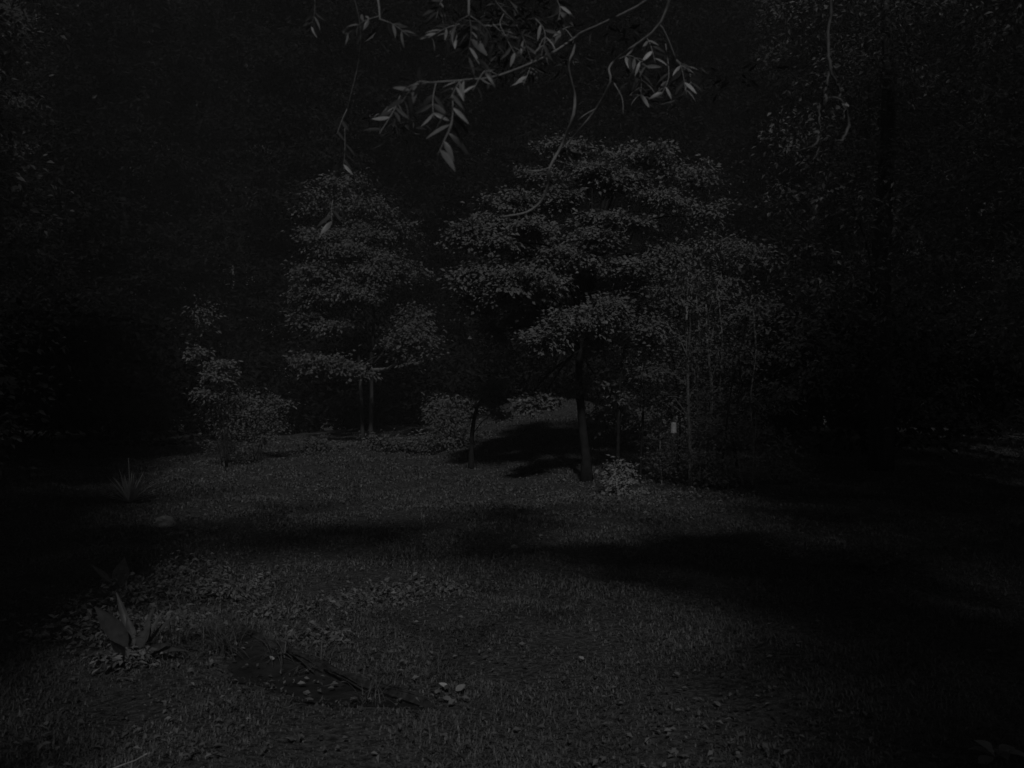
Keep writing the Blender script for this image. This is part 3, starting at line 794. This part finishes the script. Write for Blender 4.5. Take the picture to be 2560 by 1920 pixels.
    for i in range(16):
        cl.append(((rr.uniform(-4.6, -0.6), rr.uniform(1.6, 3.2), rr.uniform(6.0, 7.6)), (.7, .6, .35), 260))
    for i in range(26):
        x = rr.uniform(0.7, 4.4)
        cl.append(((x, rr.uniform(1.8, 3.3), rr.uniform(4.9, 6.6)), (.7, .6, .4), 400))
    V, T = clump_leaves(cl, 0.10, up=.6, seed=93, spray=24)
    o = obj('crown', mesh_arr('crown', V, T, M_leaf), t); tag(o, kind='stuff')
overhanging()

# hanging vine at the upper right
def vine():
    d = 3.05
    top = P(2078, -60, d)
    t = empty('hanging_vine', top, 'knotted bare vine hanging in loops at the upper right', 'vine')
    L = [([(2078, -60), (2075, 50), (2070, 110), (2074, 150), (2082, 185), (2095, 215), (2101, 235), (2098, 242)], [.012, .010, .009, .007]),
         ([(2078, 165), (2070, 200), (2063, 232), (2066, 248), (2050, 275), (2045, 300), (2047, 330), (2045, 350), (2030, 366), (2012, 376), (1984, 376)], [.008, .010, .010, .008, .004]),
         ([(2062, 240), (2053, 262), (2048, 300), (2050, 325), (2047, 360), (2044, 380), (2030, 398)], [.006, .007, .005, .003]),
         ([(2066, 248), (2090, 243), (2108, 258), (2118, 290), (2121, 310), (2115, 335), (2105, 350), (2090, 356), (2074, 374)], [.006, .009, .011, .009, .003]),
         ([(2112, 262), (2108, 300), (2104, 330)], [.006, .004]), ([(2062, 240), (2052, 256), (2036, 264)], [.005, .002])]
    rr = np.random.default_rng(5)
    for k, (pts, rad) in enumerate(L):
        p = smooth_line([P(x, y, d + .035 * math.sin(i * 1.3 + k)) for i, (x, y) in enumerate(pts)], 26)
        p = p + rr.normal(size=p.shape) * .0022
        V, Q = tube(p, np.interp(np.linspace(0, 1, 26), np.linspace(0, 1, len(rad)), rad) * .48, 7, .18, k)
        obj('vine_stem', quads_mesh('vine_stem', V, Q, M_vine), t)
    for px, py in ((2118, 262), (2112, 266), (2095, 268), (2066, 232), (2040, 330)):
        p = P(px, py, d - .03)
        V, T = leaf_cloud(p[None], nrm(rr.normal(size=(1, 3))), np.array([[.2, -1, .3]]), .032, .018)
        obj('leaf', mesh_arr('leaf', V, T, M_leaflet), t)
vine()

# ------------------------------------------------------------------ plants and small things on the lawn
def blade_mesh(name, base, dirv, length, width, bend, mat, n=9, prof=None, side=None, cup=0.15):
    """one long leaf rising from base along dirv, bending over"""
    up = np.array((0, 0, 1.0)); dirv = nrm(dirv)
    h = dirv - up * dirv[2]
    h = nrm(h) if np.linalg.norm(h) > 1e-3 else np.array((1.0, 0, 0))
    sd = nrm(np.cross(dirv, up)) if np.linalg.norm(np.cross(dirv, up)) > 1e-3 else np.array((1.0, 0, 0))
    if side is not None: sd = nrm(np.asarray(side, float))
    V = []; Q = []
    p = np.array(base, float); d = dirv.copy()
    for i in range(n):
        t = i / (n - 1)
        w = width * (prof(t) if prof else (1 - t) ** .6 * min(1, .5 + t * 3))
        nn = nrm(np.cross(sd, d))
        V += [p - sd * w / 2 + nn * w * cup, p, p + sd * w / 2 + nn * w * cup]
        p = p + d * length / (n - 1)
        d = nrm(d + (h * .5 - up) * bend / (n - 1))
    for i in range(n - 1):
        a = i * 3
        Q += [(a, a + 1, a + 4, a + 3), (a + 1, a + 2, a + 5, a + 4)]
    return quads_mesh(name, V, Q, mat)

def yucca():
    b = G(325, 1258)
    t = empty('sword_leaved_plant', b, 'rosette of stiff sword leaves with one upright spike, on the dark left lawn', 'plant')
    r = np.random.default_rng(3)
    for i in range(46):
        a = r.uniform(0, 2 * math.pi); e = r.uniform(.25, 1.45)
        d = (math.cos(a) * math.cos(e), math.sin(a) * math.cos(e), math.sin(e))
        L = r.uniform(.40, .62)
        obj('leaf', blade_mesh('leaf', b + (d[0] * .05, d[1] * .05, .02), d, L, .048, r.uniform(.0, .35), M_yucca), t)
    q = [b, b + (-.01, 0, .35), b + (-.03, 0, .74)]
    V, Q = tube(smooth_line(q, 9), np.linspace(.014, .006, 9), 6)
    obj('flower_stalk', quads_mesh('flower_stalk', V, Q, M_yucca), t)
yucca()

paddle = lambda t: max(0.10, math.sin(math.pi * min(1, max(0.0, (t - .22) / .78)) ** .85) if t > .22 else .10)
def broad_plant(px, py, label, specs, name='broad_leaved_plant'):
    b = G(px, py); d = b[1]
    t = empty(name, b, label, 'plant')
    for (bx, by, tx, ty, w, dd, bend, face) in specs:
        A = P(bx, by, d); B = P(tx, ty, d + dd)
        A[2] = max(A[2], float(ground(A[0], A[1])) - .01)
        v = B - A; L = np.linalg.norm(v)
        sd = nrm(np.cross(v, np.array((face, -1.0, .5))))
        obj('leaf', blade_mesh('leaf', A, v / L, L, w, bend, M_paddle, 13, paddle, sd, .26), t)
    return t
broad_plant(335, 1655, 'plant with large paddle-shaped leaves in the left foreground', [
    (335, 1650, 262, 1500, .115, -.1, .35, .2), (330, 1655, 262, 1650, .10, -.25, .5, -.3), (340, 1640, 318, 1540, .06, .05, .05, .5),
    (338, 1645, 372, 1555, .075, .05, .1, .1), (345, 1650, 400, 1520, .03, .1, .2, .0), (350, 1650, 415, 1580, .05, -.1, .5, .2), (330, 1655, 280, 1590, .06, -.2, .2, .1),
    (340, 1655, 300, 1470, .05, .15, .3, .3), (345, 1655, 430, 1500, .035, .2, .6, .0), (350, 1660, 450, 1560, .04, -.1, .9, .1), (325, 1660, 225, 1590, .055, .1, .8, -.2),
    (330, 1660, 240, 1680, .05, -.3, .5, .1), (345, 1660, 380, 1490, .028, .3, .4, .0), (340, 1662, 355, 1690, .05, -.35, .6, .0)])
broad_plant(300, 1485, 'upright paddle leaf with a curved pale shoot, further back on the left', [
    (303, 1490, 306, 1395, .15, .0, .25, .0), (298, 1485, 240, 1400, .055, .0, .35, .3), (305, 1490, 360, 1450, .05, .05, .5, .1), (300, 1490, 262, 1440, .045, -.1, .4, .1), (304, 1492, 336, 1440, .05, .1, .3, .2)])

def tuft(px, py, label, n, L, seed, spread=.9, mat=None):
    b = G(px, py)
    t = empty('grass_tuft', b, label, 'grass tuft', 'arching grass tufts')
    r = np.random.default_rng(seed)
    for i in range(n):
        a = r.uniform(0, 2 * math.pi); e = r.uniform(.5, 1.4)
        d = (math.cos(a) * math.cos(e), math.sin(a) * math.cos(e) - .1, math.sin(e))
        q = b + (r.normal() * .05, r.normal() * .04, -.01)
        obj('blade', blade_mesh('blade', q, d, L * r.uniform(.6, 1.2), .007, r.uniform(.8, 1.9) * spread, mat or M_grass, 8), t)
    return t
tuft(440, 1628, 'tuft of long arching grass just right of the paddle-leaved plant', 120, .38, 1)
tuft(380, 1640, 'tuft of long grass at the foot of the paddle-leaved plant', 70, .30, 7)
tuft(490, 1600, 'tall tuft of grass between the paddle-leaved plant and the log', 90, .40, 8)
tuft(560, 1625, 'tuft of long arching grass at the upper end of the log', 90, .34, 2)
tuft(930, 1760, 'small tuft of grass leaning over the bare soil', 40, .20, 3)
tuft(700, 1640, 'thin tuft of grass bent across the middle of the log', 60, .26, 5)
tuft(800, 1665, 'short tuft of grass behind the lower half of the log', 60, .22, 6)
tuft(1290, 1290, 'dark hummock of grass on the lit far lawn', 70, .26, 4)

def log():
    A = LOG_A + (0, 0, .012); B = LOG_B + (0, 0, .012)
    mid = (A + B) / 2; mid[2] = float(ground(mid[0], mid[1])) + .02; mid[:2] += (.03, .03)
    n = 34; sides = 18
    p = smooth_line([A, (A + mid) / 2, mid, (mid + B) / 2, B], n)
    p[:, 2] = ground(p[:, 0], p[:, 1]) + .012
    r = np.random.default_rng(8)
    ridge = 1 + .22 * r.uniform(-1, 1, sides)
    tan = nrm(np.gradient(p, axis=0)); up = np.array((0, 0, 1.0))
    V = []; Q = []
    for i in range(n):
        a = nrm(np.cross(tan[i], up)); b = np.cross(a, tan[i])
        rad = .052 * (1 - .3 * i / n) * (.45 + .55 * min(1, i / 9)) * (1 + .1 * math.sin(i * .9))
        for k in range(sides):
            th = 2 * math.pi * k / sides
            rr = rad * ridge[k] * (1 + .07 * r.uniform(-1, 1))
            V.append(p[i] + rr * (math.cos(th) * a + math.sin(th) * b))
    for i in range(n - 1):
        for k in range(sides):
            Q.append((i * sides + k, i * sides + (k + 1) % sides, (i + 1) * sides + (k + 1) % sides, (i + 1) * sides + k))
    for i in (0, n - 1):
        c = len(V); V.append(p[i])
        for k in range(sides): Q.append((i * sides + k, i * sides + (k + 1) % sides, c, c))
    t = empty('fallen_log', mid, 'long thin weathered log half sunk in the foreground grass', 'log')
    o = obj('log_body', quads_mesh('log_body', V, Q, M_log, False), t)
    for k in range(7):
        u = r.uniform(.25, .95); i = int(u * (n - 1))
        s = p[i] + (r.uniform(-.03, .06), r.uniform(-.12, .02), .03)
        e = s + tan[i] * r.uniform(.25, .6) + r.normal(size=3) * (.03, .03, .008)
        V2, Q2 = tube([s, (s + e) / 2 + (0, 0, .012), e], [.006, .006, .003], 6, .2, k)
        obj('splinter', quads_mesh('splinter', V2, Q2, M_log), t)
log()

def stone(px, py, w, h, label, mat, seed, name='stone'):
    b = G(px, py)
    import bmesh
    bm = bmesh.new(); bmesh.ops.create_icosphere(bm, subdivisions=3, radius=1)
    r = np.random.default_rng(seed); k = r.uniform(1.5, 3, (3, 3)); ph = r.uniform(0, 6, 3)
    for v in bm.verts:
        c = np.array(v.co)
        s = 1 + .14 * math.sin(k[0] @ c + ph[0]) + .10 * math.sin(2 * k[1] @ c + ph[1]) + .05 * math.sin(4 * k[2] @ c + ph[2])
        v.co = (c[0] * s * w / 2, c[1] * s * w * .4, c[2] * s * h / 2)
    me = bpy.data.meshes.new(name); bm.to_mesh(me); bm.free(); me.materials.append(mat)
    o = bpy.data.objects.new(name, me); C.objects.link(o)
    o.location = (b[0], b[1], b[2] + h * .3); o.rotation_euler = (0, .15, r.uniform(0, 3))
    tag(o, label, 'stone')
stone(412, 1318, .30, .17, 'low dull stone below the sword-leaved plant', M_dimstone, 2)
stone(1285, 1372, .085, .06, 'small bright stone alone on the dark middle lawn', M_stone, 4)

# pale fallen leaves one can tell apart
def fallen():
    spots = [(1060, 1770), (1078, 1772), (1080, 1748), (1097, 1738), (1120, 1733), (1140, 1741), (1122, 1775), (1108, 1757), (1090, 1762),
             (870, 1659), (786, 1660), (823, 1726), (985, 1756), (1037, 1617), (680, 1662), (760, 1762), (600, 1560), (500, 1500), (230, 1698), (300, 1685),
             (55, 1750), (55, 1768), (150, 1790), (118, 1826), (100, 1858), (257, 1885), (430, 1815), (440, 1890), (1490, 1700), (1560, 1770), (1700, 1700),
             (1260, 1740), (1390, 1860), (1800, 1780), (1460, 1660), (1620, 1745)]
    r = np.random.default_rng(12)
    me = leaflet_mesh('fallen_leaf', .62, .25); me.materials.clear(); me.materials.append(M_fallen)
    for i, (px, py) in enumerate(spots):
        b = G(px, py)
        o = bpy.data.objects.new('fallen_leaf', me); C.objects.link(o)
        o.location = (b[0], b[1], b[2] + .03)
        s = r.uniform(.038, .062) * (1.2 if i < 9 else 1)
        o.scale = (s, s, s)
        o.rotation_euler = (r.uniform(-.1, .7), r.uniform(-.5, .5), r.uniform(0, 6.28))
        if i < 9: tag(o, 'pale dry leaf in the cluster at the near end of the log', 'leaf', 'pale leaves at the log end')
        elif px > 1200: tag(o, 'single pale dry leaf on the open lawn right of the log', 'leaf', 'pale leaves right of the log')
        elif px < 460: tag(o, 'single pale dry leaf on the dark lawn at the lower left', 'leaf', 'pale leaves at the lower left')
        else: tag(o, 'single pale dry leaf lying along the log and bare soil', 'leaf', 'pale leaves along the log')
fallen()

def stalk():
    pts = [P(240, 1945, 3.75), P(285, 1921, 3.65), P(318, 1908, 3.6), P(340, 1900, 3.55), P(367, 1884, 3.5)]
    g0 = pts[0].copy(); g0[2] = float(ground(g0[0], g0[1])) - .02; g0[0] -= .12
    pts = [g0] + pts
    p = smooth_line(pts, 20)
    t = empty('dry_stalk', g0, 'bright dry stalk leaning in at the lower left edge', 'stalk')
    V, Q = tube(p, np.linspace(.004, .0022, 20), 6)
    obj('stem', quads_mesh('stem', V, Q, M_stalk), t)
    V, T = leaf_cloud(np.array([P(322, 1912, 3.58)]), np.array([[.6, 0, -.5]]), np.array([[0, -1, .4]]), .03, .008)
    obj('leaf', mesh_arr('leaf', V, T, M_grass), t)
stalk()

def weed(px, py, label, n, L, seed, mat=None):
    b = G(px, py)
    t = empty('low_weed', b, label, 'weed')
    r = np.random.default_rng(seed)
    for i in range(n):
        a = 2 * math.pi * i / n + r.uniform(-.4, .4); e = r.uniform(.15, .9)
        d = (math.cos(a) * math.cos(e), math.sin(a) * math.cos(e), math.sin(e))
        obj('leaf', blade_mesh('leaf', b + (0, 0, .005), d, L * r.uniform(.7, 1.2), L * .42, r.uniform(.6, 1.3), mat or M_weed, 9, paddle), t)
weed(2490, 1897, 'pale leafy weed in the bottom right corner', 9, .15, 1, M_fallen)
weed(1690, 1895, 'tiny weed on the bottom edge right of the middle', 5, .06, 2)
weed(2180, 1425, 'faint weed on the dark right lawn', 9, .22, 3)

# ------------------------------------------------------------------ thin haze added to lift the blacks
def haze():
    x0, x1, y0, y1, z0, z1 = -460., 460., -440., 740., -8., 29.
    V = [(x, y, z) for z in (z0, z1) for y in (y0, y1) for x in (x0, x1)]
    Q = [(0, 2, 3, 1), (4, 5, 7, 6), (0, 1, 5, 4), (2, 6, 7, 3), (0, 4, 6, 2), (1, 3, 7, 5)]
    m, nt, out = new_mat('lift_haze')
    v = nt.nodes.new('ShaderNodeVolumePrincipled')
    v.inputs['Color'].default_value = (.9, .9, .9, 1)
    v.inputs['Density'].default_value = 0.0028
    nt.links.new(v.outputs[0], out.inputs['Volume'])
    o = obj('haze', quads_mesh('haze', V, Q, m, False)); tag(o, 'thin even haze added to lift the dark tones', kind='stuff')
haze()
